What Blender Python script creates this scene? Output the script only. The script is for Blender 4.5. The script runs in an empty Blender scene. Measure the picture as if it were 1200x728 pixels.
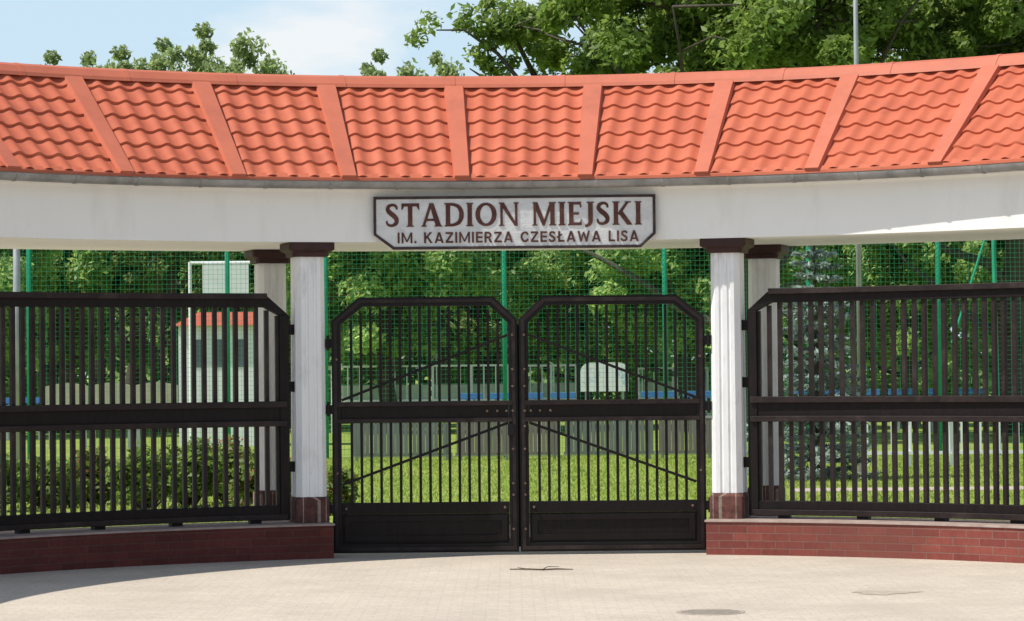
import bpy, math, random, bmesh
import numpy as np
from mathutils import Matrix, Vector
R=math.radians
sc=bpy.context.scene
col=sc.collection
random.seed(7)
CY=-6.0   # centre of the arc (plan)
el=R(57); az=Vector((-0.965,-0.26)).normalized()
s_=Vector((az.x*math.cos(el),az.y*math.cos(el),math.sin(el)))

# ---------------------------------------------------------------- materials
def mat(name,c1,c2=None,scale=4.0,rough=0.7,bump=0.0,bscale=60,spec=0.3,stretch=(1,1,1),lo=0.35,hi=0.65,metal=0.0,c3=None,s3=0.8,st3=(1,1,1)):
    m=bpy.data.materials.new(name); m.use_nodes=True
    nt=m.node_tree; N=nt.nodes; L=nt.links
    b=N['Principled BSDF']; b.inputs['Roughness'].default_value=rough
    b.inputs['Specular IOR Level'].default_value=spec; b.inputs['Metallic'].default_value=metal
    tc=N.new('ShaderNodeTexCoord'); mp=N.new('ShaderNodeMapping'); mp.inputs['Scale'].default_value=stretch
    L.new(tc.outputs['Object'],mp.inputs['Vector'])
    c2=c2 or tuple(x*0.8 for x in c1)
    n=N.new('ShaderNodeTexNoise'); n.inputs['Scale'].default_value=scale; n.inputs['Detail'].default_value=6
    n.inputs['Roughness'].default_value=0.65
    L.new(mp.outputs[0],n.inputs['Vector'])
    r=N.new('ShaderNodeMapRange'); r.inputs['From Min'].default_value=lo; r.inputs['From Max'].default_value=hi
    L.new(n.outputs[0],r.inputs['Value'])
    mx=N.new('ShaderNodeMix'); mx.data_type='RGBA'; mx.inputs[6].default_value=(*c1,1); mx.inputs[7].default_value=(*c2,1)
    L.new(r.outputs[0],mx.inputs[0]); out=mx.outputs[2]
    if c3:
        mp3=N.new('ShaderNodeMapping'); mp3.inputs['Scale'].default_value=st3; L.new(tc.outputs['Object'],mp3.inputs['Vector'])
        n3=N.new('ShaderNodeTexNoise'); n3.inputs['Scale'].default_value=s3; n3.inputs['Detail'].default_value=8; n3.inputs['Roughness'].default_value=0.7
        L.new(mp3.outputs[0],n3.inputs['Vector'])
        r3=N.new('ShaderNodeMapRange'); r3.inputs['From Min'].default_value=0.52; r3.inputs['From Max'].default_value=0.78
        L.new(n3.outputs[0],r3.inputs['Value'])
        m3=N.new('ShaderNodeMix'); m3.data_type='RGBA'; m3.inputs[7].default_value=(*c3,1)
        L.new(r3.outputs[0],m3.inputs[0]); L.new(out,m3.inputs[6]); out=m3.outputs[2]
    L.new(out,b.inputs['Base Color'])
    if bump:
        nb=N.new('ShaderNodeTexNoise'); nb.inputs['Scale'].default_value=bscale; nb.inputs['Detail'].default_value=4
        L.new(mp.outputs[0],nb.inputs['Vector'])
        bp=N.new('ShaderNodeBump'); bp.inputs['Strength'].default_value=bump; bp.inputs['Distance'].default_value=0.01
        L.new(nb.outputs[0],bp.inputs['Height']); L.new(bp.outputs[0],b.inputs['Normal'])
    return m

def leafmat(name,c1,c2,scale=0.7,trans=0.35,c3=None):
    m=bpy.data.materials.new(name); m.use_nodes=True
    nt=m.node_tree; N=nt.nodes; L=nt.links
    for x in list(N): N.remove(x)
    o=N.new('ShaderNodeOutputMaterial'); d=N.new('ShaderNodeBsdfPrincipled'); t=N.new('ShaderNodeBsdfTranslucent'); ms=N.new('ShaderNodeMixShader')
    d.inputs['Roughness'].default_value=0.5; d.inputs['Specular IOR Level'].default_value=0.4
    ms.inputs[0].default_value=trans
    tc=N.new('ShaderNodeTexCoord'); n=N.new('ShaderNodeTexNoise'); n.inputs['Scale'].default_value=scale; n.inputs['Detail'].default_value=3
    L.new(tc.outputs['Object'],n.inputs['Vector'])
    r=N.new('ShaderNodeMapRange'); r.inputs['From Min'].default_value=0.38; r.inputs['From Max'].default_value=0.62
    L.new(n.outputs[0],r.inputs['Value'])
    mx=N.new('ShaderNodeMix'); mx.data_type='RGBA'; mx.inputs[6].default_value=(*c1,1); mx.inputs[7].default_value=(*c2,1); L.new(r.outputs[0],mx.inputs[0])
    g=N.new('ShaderNodeNewGeometry'); out=mx.outputs[2]
    if c3:
        r3=N.new('ShaderNodeMapRange'); r3.inputs['From Min'].default_value=0.8; r3.inputs['From Max'].default_value=0.95; L.new(g.outputs['Random Per Island'],r3.inputs['Value'])
        m3=N.new('ShaderNodeMix'); m3.data_type='RGBA'; m3.inputs[7].default_value=(*c3,1); L.new(r3.outputs[0],m3.inputs[0]); L.new(out,m3.inputs[6]); out=m3.outputs[2]
    hr=N.new('ShaderNodeMapRange'); hr.inputs['To Min'].default_value=0.65; hr.inputs['To Max'].default_value=1.35
    L.new(g.outputs['Random Per Island'],hr.inputs['Value'])
    hs=N.new('ShaderNodeHueSaturation'); L.new(hr.outputs[0],hs.inputs['Value']); L.new(out,hs.inputs['Color'])
    L.new(hs.outputs[0],d.inputs['Base Color']); 
    h2=N.new('ShaderNodeHueSaturation'); h2.inputs['Value'].default_value=1.6; h2.inputs['Hue'].default_value=0.485; L.new(hs.outputs[0],h2.inputs['Color']); L.new(h2.outputs[0],t.inputs['Color'])
    L.new(d.outputs[0],ms.inputs[1]); L.new(t.outputs[0],ms.inputs[2]); L.new(ms.outputs[0],o.inputs['Surface'])
    return m

def brickmat(name,a,b_,mortar,bw,rh,ms,uv=True,bump=0.4,stain=None,rough=0.85,noise_s=1.2,nmin=1.1,nmax=0.78,speck=0):
    m=bpy.data.materials.new(name); m.use_nodes=True
    nt=m.node_tree; N=nt.nodes; L=nt.links; b=N['Principled BSDF']; b.inputs['Roughness'].default_value=rough; b.inputs['Specular IOR Level'].default_value=0.2
    tc=N.new('ShaderNodeTexCoord'); t=N.new('ShaderNodeTexBrick')
    L.new(tc.outputs['UV' if uv else 'Object'],t.inputs['Vector'])
    t.inputs['Color1'].default_value=(*a,1); t.inputs['Color2'].default_value=(*b_,1); t.inputs['Mortar'].default_value=(*mortar,1)
    t.inputs['Scale'].default_value=1; t.inputs['Brick Width'].default_value=bw; t.inputs['Row Height'].default_value=rh
    t.inputs['Mortar Size'].default_value=ms; t.inputs['Mortar Smooth'].default_value=0.3; t.inputs['Bias'].default_value=0.0
    n=N.new('ShaderNodeTexNoise'); n.inputs['Scale'].default_value=noise_s; n.inputs['Detail'].default_value=9; n.inputs['Roughness'].default_value=0.7
    L.new(tc.outputs['Object'],n.inputs['Vector'])
    r=N.new('ShaderNodeMapRange'); r.inputs['From Min'].default_value=0.35; r.inputs['From Max'].default_value=0.7; r.inputs['To Min'].default_value=nmin; r.inputs['To Max'].default_value=nmax
    L.new(n.outputs[0],r.inputs['Value']); val=r.outputs[0]
    if speck:
        ns=N.new('ShaderNodeTexNoise'); ns.inputs['Scale'].default_value=22; ns.inputs['Detail'].default_value=5; ns.inputs['Roughness'].default_value=.8; L.new(tc.outputs['Object'],ns.inputs['Vector'])
        rs=N.new('ShaderNodeMapRange'); rs.inputs['From Min'].default_value=.3; rs.inputs['From Max'].default_value=.7; rs.inputs['To Min'].default_value=1-speck; rs.inputs['To Max'].default_value=1+speck; L.new(ns.outputs[0],rs.inputs['Value'])
        mu=N.new('ShaderNodeMath'); mu.operation='MULTIPLY'; L.new(val,mu.inputs[0]); L.new(rs.outputs[0],mu.inputs[1]); val=mu.outputs[0]
    hs=N.new('ShaderNodeHueSaturation'); L.new(val,hs.inputs['Value']); L.new(t.outputs[0],hs.inputs['Color']); out=hs.outputs[0]
    if stain:
        n2=N.new('ShaderNodeTexNoise'); n2.inputs['Scale'].default_value=0.45; n2.inputs['Detail'].default_value=7; L.new(tc.outputs['Object'],n2.inputs['Vector'])
        r2=N.new('ShaderNodeMapRange'); r2.inputs['From Min'].default_value=0.52; r2.inputs['From Max'].default_value=0.75; r2.inputs['To Max'].default_value=0.8; L.new(n2.outputs[0],r2.inputs['Value'])
        mx=N.new('ShaderNodeMix'); mx.data_type='RGBA'; mx.inputs[7].default_value=(*stain,1); L.new(r2.outputs[0],mx.inputs[0]); L.new(out,mx.inputs[6]); out=mx.outputs[2]
    L.new(out,b.inputs['Base Color'])
    inv=N.new('ShaderNodeMath'); inv.operation='SUBTRACT'; inv.inputs[0].default_value=1; L.new(t.outputs['Fac'],inv.inputs[1])
    bp=N.new('ShaderNodeBump'); bp.inputs['Strength'].default_value=bump; bp.inputs['Distance'].default_value=0.005
    L.new(inv.outputs[0],bp.inputs['Height']); L.new(bp.outputs[0],b.inputs['Normal'])
    return m

M={}
M['white']=mat('white_paint',(0.88,0.87,0.83),(0.85,0.84,0.80),scale=1.5,rough=0.75,bump=0.12,bscale=40,stretch=(1,1,0.5),c3=(0.77,0.75,0.69),s3=2.2,st3=(1.6,1.6,.35))
M['shaft']=mat('column_paint',(0.86,0.86,0.85),(0.80,0.80,0.79),scale=6,rough=0.7,bump=0.2,bscale=50,stretch=(1,1,0.25),c3=(0.62,0.61,0.57),s3=9,st3=(1,1,.3))
M['roof']=mat('roof_sheet',(0.56,0.152,0.080),(0.48,0.120,0.062),scale=2.5,rough=0.55,spec=0.22,c3=(0.40,0.108,0.065),s3=4)
M['seam']=mat('roof_flashing',(0.56,0.165,0.096),(0.50,0.145,0.084),scale=3,rough=0.55,spec=0.22,c3=(.42,.125,.08),s3=2.5)
M['gutter']=mat('gutter_zinc',(0.36,0.35,0.34),(0.20,0.20,0.19),scale=5,rough=0.5,spec=0.5,metal=0.2)
M['brown']=mat('brown_paint',(0.055,0.022,0.018),(0.035,0.016,0.014),scale=9,rough=0.6)
M['wood']=mat('dark_stained_wood',(0.009,0.006,0.006),(0.015,0.010,0.009),scale=6,rough=0.6,bump=0.3,bscale=30,stretch=(4,4,0.6),spec=0.2)
M['woodworn']=mat('worn_dark_wood',(0.014,0.009,0.008),(0.028,0.018,0.016),scale=5,rough=0.55,bump=0.3,bscale=30,spec=0.25,c3=(0.06,0.042,0.036),s3=3)
M['iron']=mat('black_iron',(0.009,0.0075,0.008),(0.014,0.011,0.0105),scale=10,rough=0.55,spec=0.2)
M['bolt']=mat('rusty_bolt',(0.20,0.15,0.11),(0.10,0.06,0.04),scale=30,rough=0.6)
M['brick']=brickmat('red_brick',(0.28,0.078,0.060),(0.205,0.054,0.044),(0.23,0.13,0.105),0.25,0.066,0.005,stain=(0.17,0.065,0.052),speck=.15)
M['brickshade']=brickmat('shade_tinted_red_brick',(0.14,0.038,0.031),(0.10,0.029,0.025),(0.11,0.055,0.045),0.25,0.066,0.005,stain=(0.075,0.032,0.027),speck=.15)  # same red brick, with the left wall's shade painted into darker colours
M['basebrick']=brickmat('brown_base_brick',(0.15,0.065,0.052),(0.09,0.042,0.036),(0.26,0.2,0.17),0.13,0.066,0.005,uv=False,noise_s=14,nmin=1.4,nmax=.6,speck=.3)
M['coping']=mat('coping_concrete',(0.38,0.30,0.26),(0.28,0.20,0.17),scale=6,rough=0.9,bump=0.3)
M['pave']=brickmat('paving_blocks',(0.54,0.47,0.385),(0.505,0.44,0.36),(0.465,0.40,0.325),0.165,0.11,0.006,uv=False,bump=0.15,stain=(0.45,0.385,0.31),noise_s=0.9,nmin=1.06,nmax=.86,speck=.16)
M['grass']=mat('lawn_grass',(0.26,0.33,0.065),(0.20,0.27,0.05),scale=0.8,rough=0.95,spec=0.1,bump=0.6,bscale=25,c3=(0.36,0.36,0.12),s3=0.35)
M['path']=mat('path_gravel',(0.50,0.40,0.33),(0.42,0.34,0.28),scale=3,rough=0.95)
M['board']=mat('weathered_board',(0.72,0.72,0.70),(0.60,0.60,0.59),scale=7,rough=0.8,bump=0.3,bscale=40,stretch=(0.6,1,1.6),lo=0.4,hi=0.66,c3=(0.46,0.45,0.44),s3=9)
M['frame']=mat('sign_frame',(0.03,0.017,0.018),(0.07,0.045,0.04),scale=12,rough=0.6)
M['letter']=mat('letter_paint',(0.085,0.030,0.022),(0.15,0.065,0.045),scale=14,rough=0.7,lo=0.45,hi=0.75)
M['bark']=mat('tree_bark',(0.10,0.085,0.065),(0.06,0.05,0.038),scale=5,rough=0.95,bump=0.6,bscale=12,stretch=(3,3,0.6))
M['oak']=leafmat('oak_leaves',(0.21,0.30,0.065),(0.145,0.225,0.048),trans=0.5)
M['lime']=leafmat('light_leaves',(0.28,0.36,0.14),(0.21,0.28,0.10),trans=0.5)
M['dark']=leafmat('dark_leaves',(0.30,0.43,0.14),(0.22,0.33,0.105),trans=0.55)
M['wood_far']=leafmat('far_leaves',(0.32,0.45,0.18),(0.24,0.36,0.14),trans=0.55,scale=.4)
M['shrub']=leafmat('shrub_leaves',(0.19,0.27,0.055),(0.13,0.19,0.04),scale=3,c3=(0.24,0.11,0.05),trans=.45)
M['shrubg']=leafmat('green_shrub_leaves',(0.19,0.30,0.055),(0.14,0.22,0.045),scale=3,trans=.45)
M['spruce']=leafmat('blue_spruce_needles',(0.30,0.37,0.33),(0.20,0.26,0.22),scale=3,trans=0.25)
M['blade']=leafmat('grass_blades',(0.30,0.38,0.075),(0.24,0.32,0.055),scale=0.8,trans=0.4)
M['netg']=mat('green_net',(0.05,0.40,0.20),(0.04,0.32,0.15),rough=0.5)
M['postg']=mat('green_post_paint',(0.02,0.36,0.19),(0.015,0.27,0.14),rough=0.45)
M['blue']=mat('blue_plastic',(0.09,0.24,0.46),(0.07,0.18,0.38),rough=0.5)
M['metal']=mat('galvanised_post',(0.42,0.43,0.44),(0.32,0.33,0.34),rough=0.45,metal=0.3)
M['wht']=mat('white_metal_paint',(0.84,0.85,0.85),(0.78,0.78,0.78),rough=0.5)
M['pale']=mat('pale_barrier_paint',(0.50,0.53,0.44),(0.38,0.42,0.34),rough=0.8)
M['greyb']=mat('grey_green_board',(0.19,0.21,0.19),(0.14,0.155,0.14),rough=0.8,stretch=(6,6,0.5))
M['brownb']=mat('brown_board',(0.21,0.185,0.165),(0.16,0.145,0.13),rough=0.8,stretch=(6,6,0.5))
M['beige']=mat('beige_board',(0.48,0.44,0.33),(0.38,0.36,0.28),rough=0.8)
M['redroof']=mat('kiosk_roof_red',(0.50,0.12,0.07),rough=0.6)
M['glass']=mat('dark_window',(0.12,0.14,0.16),rough=0.15,spec=0.6)
M['manhole']=mat('cast_iron_cover',(0.31,0.27,0.22),(0.40,0.345,0.28),scale=30,rough=0.85,bump=0.4)
M['twig']=mat('dry_twig',(0.10,0.06,0.045),rough=0.9)
M['dirt']=mat('sand_patch',(0.36,0.30,0.23),(0.47,0.40,0.32),scale=9,rough=0.95)
M['poster']=mat('poster_print',(0.82,0.85,0.88),(0.42,0.58,0.74),scale=3.6,rough=0.4,lo=0.55,hi=0.63)

# ---------------------------------------------------------------- helpers
def finish(ob,parent=None):
    col.objects.link(ob)
    if parent:
        ob.parent=parent; ob.matrix_parent_inverse=Matrix.Translation(-parent.location)
    return ob
def mk(name,v,f,m,parent=None,smooth=False,uv=None,loc=None):
    me=bpy.data.meshes.new(name); me.from_pydata([tuple(x) for x in v],[],f); me.update()
    me.materials.append(m)
    if uv is not None:
        l=me.uv_layers.new(name='UVMap')
        for lp in me.loops: l.data[lp.index].uv=uv[lp.index] if len(uv)==len(me.loops) else uv[lp.vertex_index]
    if smooth: me.polygons.foreach_set('use_smooth',[True]*len(me.polygons))
    ob=bpy.data.objects.new(name,me)
    if loc is not None: ob.location=loc
    return finish(ob,parent)
def mkquads(name,V,m,parent=None,n=4,local=False):
    V=np.asarray(V,dtype=np.float32).reshape(-1,3); k=len(V)//n
    me=bpy.data.meshes.new(name); me.vertices.add(len(V)); me.vertices.foreach_set('co',V.ravel())
    me.loops.add(len(V)); me.loops.foreach_set('vertex_index',np.arange(len(V),dtype=np.int32))
    me.polygons.add(k); me.polygons.foreach_set('loop_start',np.arange(0,len(V),n,dtype=np.int32))
    try: me.polygons.foreach_set('loop_total',np.full(k,n,dtype=np.int32))
    except Exception: pass
    me.update(calc_edges=True); me.validate(); me.materials.append(m)
    ob=bpy.data.objects.new(name,me); col.objects.link(ob)
    if parent:
        ob.parent=parent
        if not local: ob.matrix_parent_inverse=Matrix.Translation(-parent.location)
    return ob
def empty(name,loc,label,cat,group=None):
    e=bpy.data.objects.new(name,None); e.location=loc; e.empty_display_size=0.2; col.objects.link(e)
    e['label']=label; e['category']=cat
    if group: e['group']=group
    return e
def tag(o,label,cat,group=None):
    o['label']=label; o['category']=cat
    if group: o['group']=group
class MB:
    def __init__(s): s.v=[]; s.f=[]
    def add(s,v,f):
        o=len(s.v); s.v+= [tuple(x) for x in v]; s.f+=[[i+o for i in q] for q in f]
    def box(s,x0,x1,y0,y1,z0,z1,T=None):
        v=[(x0,y0,z0),(x1,y0,z0),(x1,y1,z0),(x0,y1,z0),(x0,y0,z1),(x1,y0,z1),(x1,y1,z1),(x0,y1,z1)]
        if T is not None: v=[T@Vector(p) for p in v]
        s.add(v,[(0,3,2,1),(4,5,6,7),(0,1,5,4),(1,2,6,5),(2,3,7,6),(3,0,4,7)])
    def prism(s,poly,y0,y1,T=None):   # poly in xz
        n=len(poly); v=[(x,y0,z) for x,z in poly]+[(x,y1,z) for x,z in poly]
        if T is not None: v=[T@Vector(p) for p in v]
        s.add(v,[list(range(n)),list(range(2*n-1,n-1,-1))]+[[(i+1)%n,i,n+i,n+(i+1)%n] for i in range(n)])
    def ring(s,o,i,y0,y1,T=None):
        n=len(o); v=[(x,y0,z) for x,z in o]+[(x,y0,z) for x,z in i]+[(x,y1,z) for x,z in o]+[(x,y1,z) for x,z in i]
        if T is not None: v=[T@Vector(p) for p in v]
        f=[]
        for k in range(n):
            j=(k+1)%n
            f+=[[k,j,n+j,n+k],[2*n+j,2*n+k,3*n+k,3*n+j],[j,k,2*n+k,2*n+j],[n+k,n+j,3*n+j,3*n+k]]
        s.add(v,f)
    def tube(s,pts,rad,sides=6):
        pts=[Vector(p) for p in pts]; n=len(pts); v=[]; f=[]
        for i,p in enumerate(pts):
            d=(pts[min(i+1,n-1)]-pts[max(i-1,0)]).normalized()
            a=Vector((1,0,0)) if abs(d.x)<0.8 else Vector((0,1,0))
            u=d.cross(a).normalized(); w=d.cross(u)
            for k in range(sides):
                t=2*math.pi*k/sides; v.append(p+(u*math.cos(t)+w*math.sin(t))*rad[i])
        for i in range(n-1):
            for k in range(sides):
                j=(k+1)%sides; f.append([i*sides+k,i*sides+j,(i+1)*sides+j,(i+1)*sides+k])
        f.append(list(range(sides))[::-1]); f.append([(n-1)*sides+k for k in range(sides)])
        s.add(v,f)
    def sweep(s,prof,t0,t1,n,cap=True):
        m=len(prof); v=[];f=[]
        for i in range(n+1):
            t=t0+(t1-t0)*i/n
            for r,z in prof: v.append((r*math.sin(t),CY+r*math.cos(t),z))
        for i in range(n):
            for k in range(m):
                j=(k+1)%m; f.append([i*m+k,i*m+j,(i+1)*m+j,(i+1)*m+k])
        if cap: f.append(list(range(m))[::-1]); f.append([n*m+k for k in range(m)])
        s.add(v,f)
    def obj(s,name,m,parent=None,smooth=False,bevel=0,uv=None):
        o=mk(name,s.v,s.f,m,parent,smooth,uv)
        me=o.data
        b=bmesh.new(); b.from_mesh(me); bmesh.ops.recalc_face_normals(b,faces=b.faces[:]); b.to_mesh(me); b.free()
        if bevel:
            md=o.modifiers.new('bevel','BEVEL'); md.width=bevel; md.segments=2; md.limit_method='ANGLE'
        return o
def P(r,t,z=0): return Vector((r*math.sin(t),CY+r*math.cos(t),z))
def Tat(r,t,z=0):
    return Matrix.Translation(P(r,t,z))@Matrix.Rotation(-t,4,'Z')

# ---------------------------------------------------------------- ground
def sheet(name,x0,x1,y0,y1,z,m):
    o=mk(name,[(x0,y0,z),(x1,y0,z),(x1,y1,z),(x0,y1,z)],[(0,1,2,3)],m); o['kind']='structure'; return o
sheet('ground',-400,400,-60,700,0.0,M['grass'])
sheet('pavement',-30,30,-50,4.5,0.004,M['pave'])
sheet('path',3.6,16,11.6,12.6,0.004,M['path'])

# ---------------------------------------------------------------- canopy
TW=R(86)
canopy=empty('entrance_canopy',(0,0,0),'curved white entrance canopy with red tiled roof on brown-capped columns','gateway')
b=MB(); b.sweep([(6.0,2.755),(7.95,2.755),(7.95,3.26),(6.0,3.26)],-TW,TW,120); b.obj('beam',M['white'],canopy)
b=MB(); b.sweep([(5.985,3.20),(5.999,3.20),(5.999,3.30),(5.93,3.30),(5.93,3.275)],-TW,TW,120); b.obj('fascia',M['white'],canopy)
def ang(px,r=5.86):
    t=0
    for _ in range(20):
        d=19+r*math.cos(t); t=math.asin(max(-0.95,min(0.95,(px-607)/3325*d/r)))
    return t
seams=[ang(p) for p in (14,148,280,410,543,688,825,955,1100)]
seams=[seams[0]-R(26),seams[0]-R(13),*seams,seams[-1]+R(13),seams[-1]+R(26),seams[-1]+R(39)]
seams=[-TW]+[s for s in seams if abs(s)<TW-R(3)]+[TW]
RE,ZE,RR,ZR=5.86,3.295,6.97,4.245
sl=Vector((RR-RE,ZR-ZE)); SL=sl.length; sn=Vector((-(ZR-ZE),RR-RE))/SL
def roofpt(t,v,h,back=False):
    r=RE+(RR-RE)*v+sn.x*h; z=ZE+(ZR-ZE)*v+sn.y*h
    if back: r=2*RR-r
    return P(r,t,z)
roof=None
for back in (False,True):
    V=[];F=[]
    rows=7; vs=[]
    for k in range(rows):
        for q in (0.0,0.35,0.7,0.985): vs.append(((k+q)/rows,1-q))
    for a,c in zip(seams[:-1],seams[1:]):
        mid=(a+c)/2; w=(c-a)*RE; n=max(12,int(w/0.19*12)); o=len(V)
        for j,(v,stp) in enumerate(vs):
            r=RE+(RR-RE)*v
            for i in range(n+1):
                t=a+(c-a)*i/n
                lx=r*math.sin(t-mid)
                ph=2*math.pi*lx/0.19
                wave=(0.5+0.5*math.cos(ph))**1.4
                h=0.025*wave+0.020*stp
                V.append(roofpt(t,v+(0.008*wave*(1 if 3<j else 0)),h,back))
        for j in range(len(vs)-1):
            for i in range(n):
                F.append((o+j*(n+1)+i,o+j*(n+1)+i+1,o+(j+1)*(n+1)+i+1,o+(j+1)*(n+1)+i))
    ob=mk('roof',V,F,M['roof'],canopy,smooth=True)
    ob.data.set_sharp_from_angle(angle=R(35))
    if roof is None: roof=ob
def rchild(mb,name,m,**k):
    o=mb.obj(name,m,None,**k); o.parent=roof; o.matrix_parent_inverse=Matrix.Identity(4); return o
for s in seams[1:-1]:
    for back in (False,True):
        b=MB(); V=[]
        for v in np.linspace(-0.01,1.0,8):
            r=RE+(RR-RE)*v; hw=(0.062+0.022*v)/r
            for (dt,h) in ((-hw*1.15,0.020),(-hw,0.056),(hw,0.056),(hw*1.15,0.020)): V.append(roofpt(s+dt,v,h,back))
        F=[(i*4+k,i*4+k+1,i*4+5+k,i*4+4+k) for i in range(7) for k in range(3)]+[(0,1,2,3)]
        b.add(V,F); rchild(b,'roof_seam',M['seam'])
b=MB(); b.sweep([(RE-0.035,ZE-0.012),(RE-0.03,ZE+0.014),(RE+0.02,ZE+0.052),(RE+0.03,ZE+0.0)],-TW,TW,130); rchild(b,'eave_trim',M['roof'])
b=MB(); b.sweep([(RR-0.125,ZR-0.045),(RR-0.11,ZR-0.012),(RR-0.055,ZR+0.05),(RR,ZR+0.072),(RR+0.055,ZR+0.05),(RR+0.11,ZR-0.012),(RR+0.125,ZR-0.045),(RR,ZR-0.03)],-TW,TW,130); rchild(b,'ridge_cap',M['seam'])
for s in np.arange(-TW+0.1,TW-0.05,0.146):
    b=MB(); b.sweep([(RR-0.130,ZR-0.045),(RR-0.114,ZR-0.010),(RR-0.057,ZR+0.054),(RR,ZR+0.076),(RR+0.057,ZR+0.054),(RR+0.114,ZR-0.010),(RR+0.130,ZR-0.045)],s,s+0.007,2); rchild(b,'ridge_joint',M['seam'])
# gutter
GZ=3.272
pr=[(5.845+0.062*math.cos(a),GZ+0.062*math.sin(a)) for a in np.linspace(R(180),R(360),9)]
pr+=[(5.845+0.052*math.cos(a),GZ+0.052*math.sin(a)) for a in np.linspace(R(360),R(180),9)]
b=MB(); b.sweep(pr,-TW,TW,130); gut=b.obj('gutter',M['gutter'],canopy,smooth=True); gut.data.set_sharp_from_angle(angle=R(50))
for s in np.arange(-R(62),R(62),0.1):
    b=MB(); prb=[(5.845+0.067*math.cos(a),GZ+0.067*math.sin(a)) for a in np.linspace(R(178),R(300),6)]+[(5.845+0.0625*math.cos(a),GZ+0.0625*math.sin(a)) for a in np.linspace(R(300),R(178),6)]
    b.sweep(prb,s,s+0.005,1); o=b.obj('gutter_bracket',M['gutter']); o.parent=gut
# columns
def column(t,rc):
    e=bpy.data.objects.new('column',None); e.location=P(rc,t,0); col.objects.link(e); e.parent=canopy
    T=Tat(rc,t)
    def octo(h,c): return [(-h+c,-h),(h-c,-h),(h,-h+c),(h,h-c),(h-c,h),(-h+c,h),(-h,h-c),(-h,-h+c)]
    def flute(h,c,g=0.010):
        side=[]
        W_=h-c
        for a in (-W_*.42,W_*.42):
            side+=[(a-.015,-h),(a-.009,-h+g),(a+.009,-h+g),(a+.015,-h)]
        side=[(-W_,-h)]+side+[(W_,-h)]
        out=[]
        for q in range(4):
            ca,sa=[(1,0),(0,1),(-1,0),(0,-1)][q]
            out+=[(x*ca-y*sa,x*sa+y*ca) for x,y in side]
        return out
    def pz(mb,secs,fn=octo):
        v=[];f=[]
        n=len(fn(secs[0][0],secs[0][1]))
        for h,c,z in secs: v+=[T@Vector((x,y,z)) for x,y in fn(h,c)]
        for i in range(len(secs)-1):
            for k in range(n):
                j=(k+1)%n; f.append([i*n+k,i*n+j,i*n+n+j,i*n+n+k])
        f.append(list(range(n))[::-1]); f.append([(len(secs)-1)*n+k for k in range(n)]); mb.add(v,f)
    zb=0.307
    def fix(o): o.parent=e; o.matrix_parent_inverse=Matrix.Translation(-e.location)
    b=MB(); pz(b,[(0.15,0.012,0.0 if rc>7 else zb),(0.15,0.012,0.50),(0.135,0.04,0.53)]); fix(b.obj('column_base',M['basebrick']))
    b=MB(); pz(b,[(0.137,0.045,0.531),(0.130,0.045,2.629)],flute); fix(b.obj('column_shaft',M['shaft']))
    b=MB(); pz(b,[(0.16,0.03,2.63),(0.165,0.03,2.665),(0.205,0.02,2.69),(0.205,0.02,2.753)]); fix(b.obj('column_capital',M['brown'],bevel=0.006))
for t in (-R(82),-R(53),-R(17.3),R(17.3),R(53),R(82)):
    column(t,6.21); column(t,7.72)

# ---------------------------------------------------------------- brick walls
def wall(t0,t1,label,bm):
    e=empty('brick_wall',tuple(P(6.2,(t0+t1)/2,0)),label,'wall','low brick walls beside the gate')
    n=36
    V=[];F=[];UV=[]
    def quad(a,b_,c,d,ua,ub,uc,ud):
        o=len(V); V.extend([a,b_,c,d]); F.append((o,o+1,o+2,o+3)); UV.extend([ua,ub,uc,ud])
    for i in range(n):
        a=t0+(t1-t0)*i/n; c=t0+(t1-t0)*(i+1)/n
        for r in (5.88,6.56):
            quad(P(r,a,0),P(r,c,0),P(r,c,0.285),P(r,a,0.285),(a*r,0.003),(c*r,0.003),(c*r,0.288),(a*r,0.288))
        quad(P(5.88,a,0.285),P(5.88,c,0.285),P(6.56,c,0.285),P(6.56,a,0.285),(a*6,0),(c*6,0),(c*6,.6),(a*6,.6))
    for a in (t0,t1):
        quad(P(5.88,a,0),P(6.56,a,0),P(6.56,a,0.285),P(5.88,a,0.285),(0,0.003),(0.68,0.003),(0.68,0.288),(0,0.288))
    mk('brickwork',V,F,bm,e,uv=UV)
    b=MB(); d=0.002
    b.sweep([(5.868,0.287),(6.572,0.287),(6.572,0.306),(5.875,0.306)],t0-d,t1+d,40); b.obj('coping',M['coping'],e,bevel=0.004)
wall(-R(84),-R(15.95),'low red brick plinth wall in shade, shade tinted into its colour',M['brickshade'])
wall(R(15.95),R(84),'low red brick plinth wall in sunlight',M['brick'])

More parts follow.
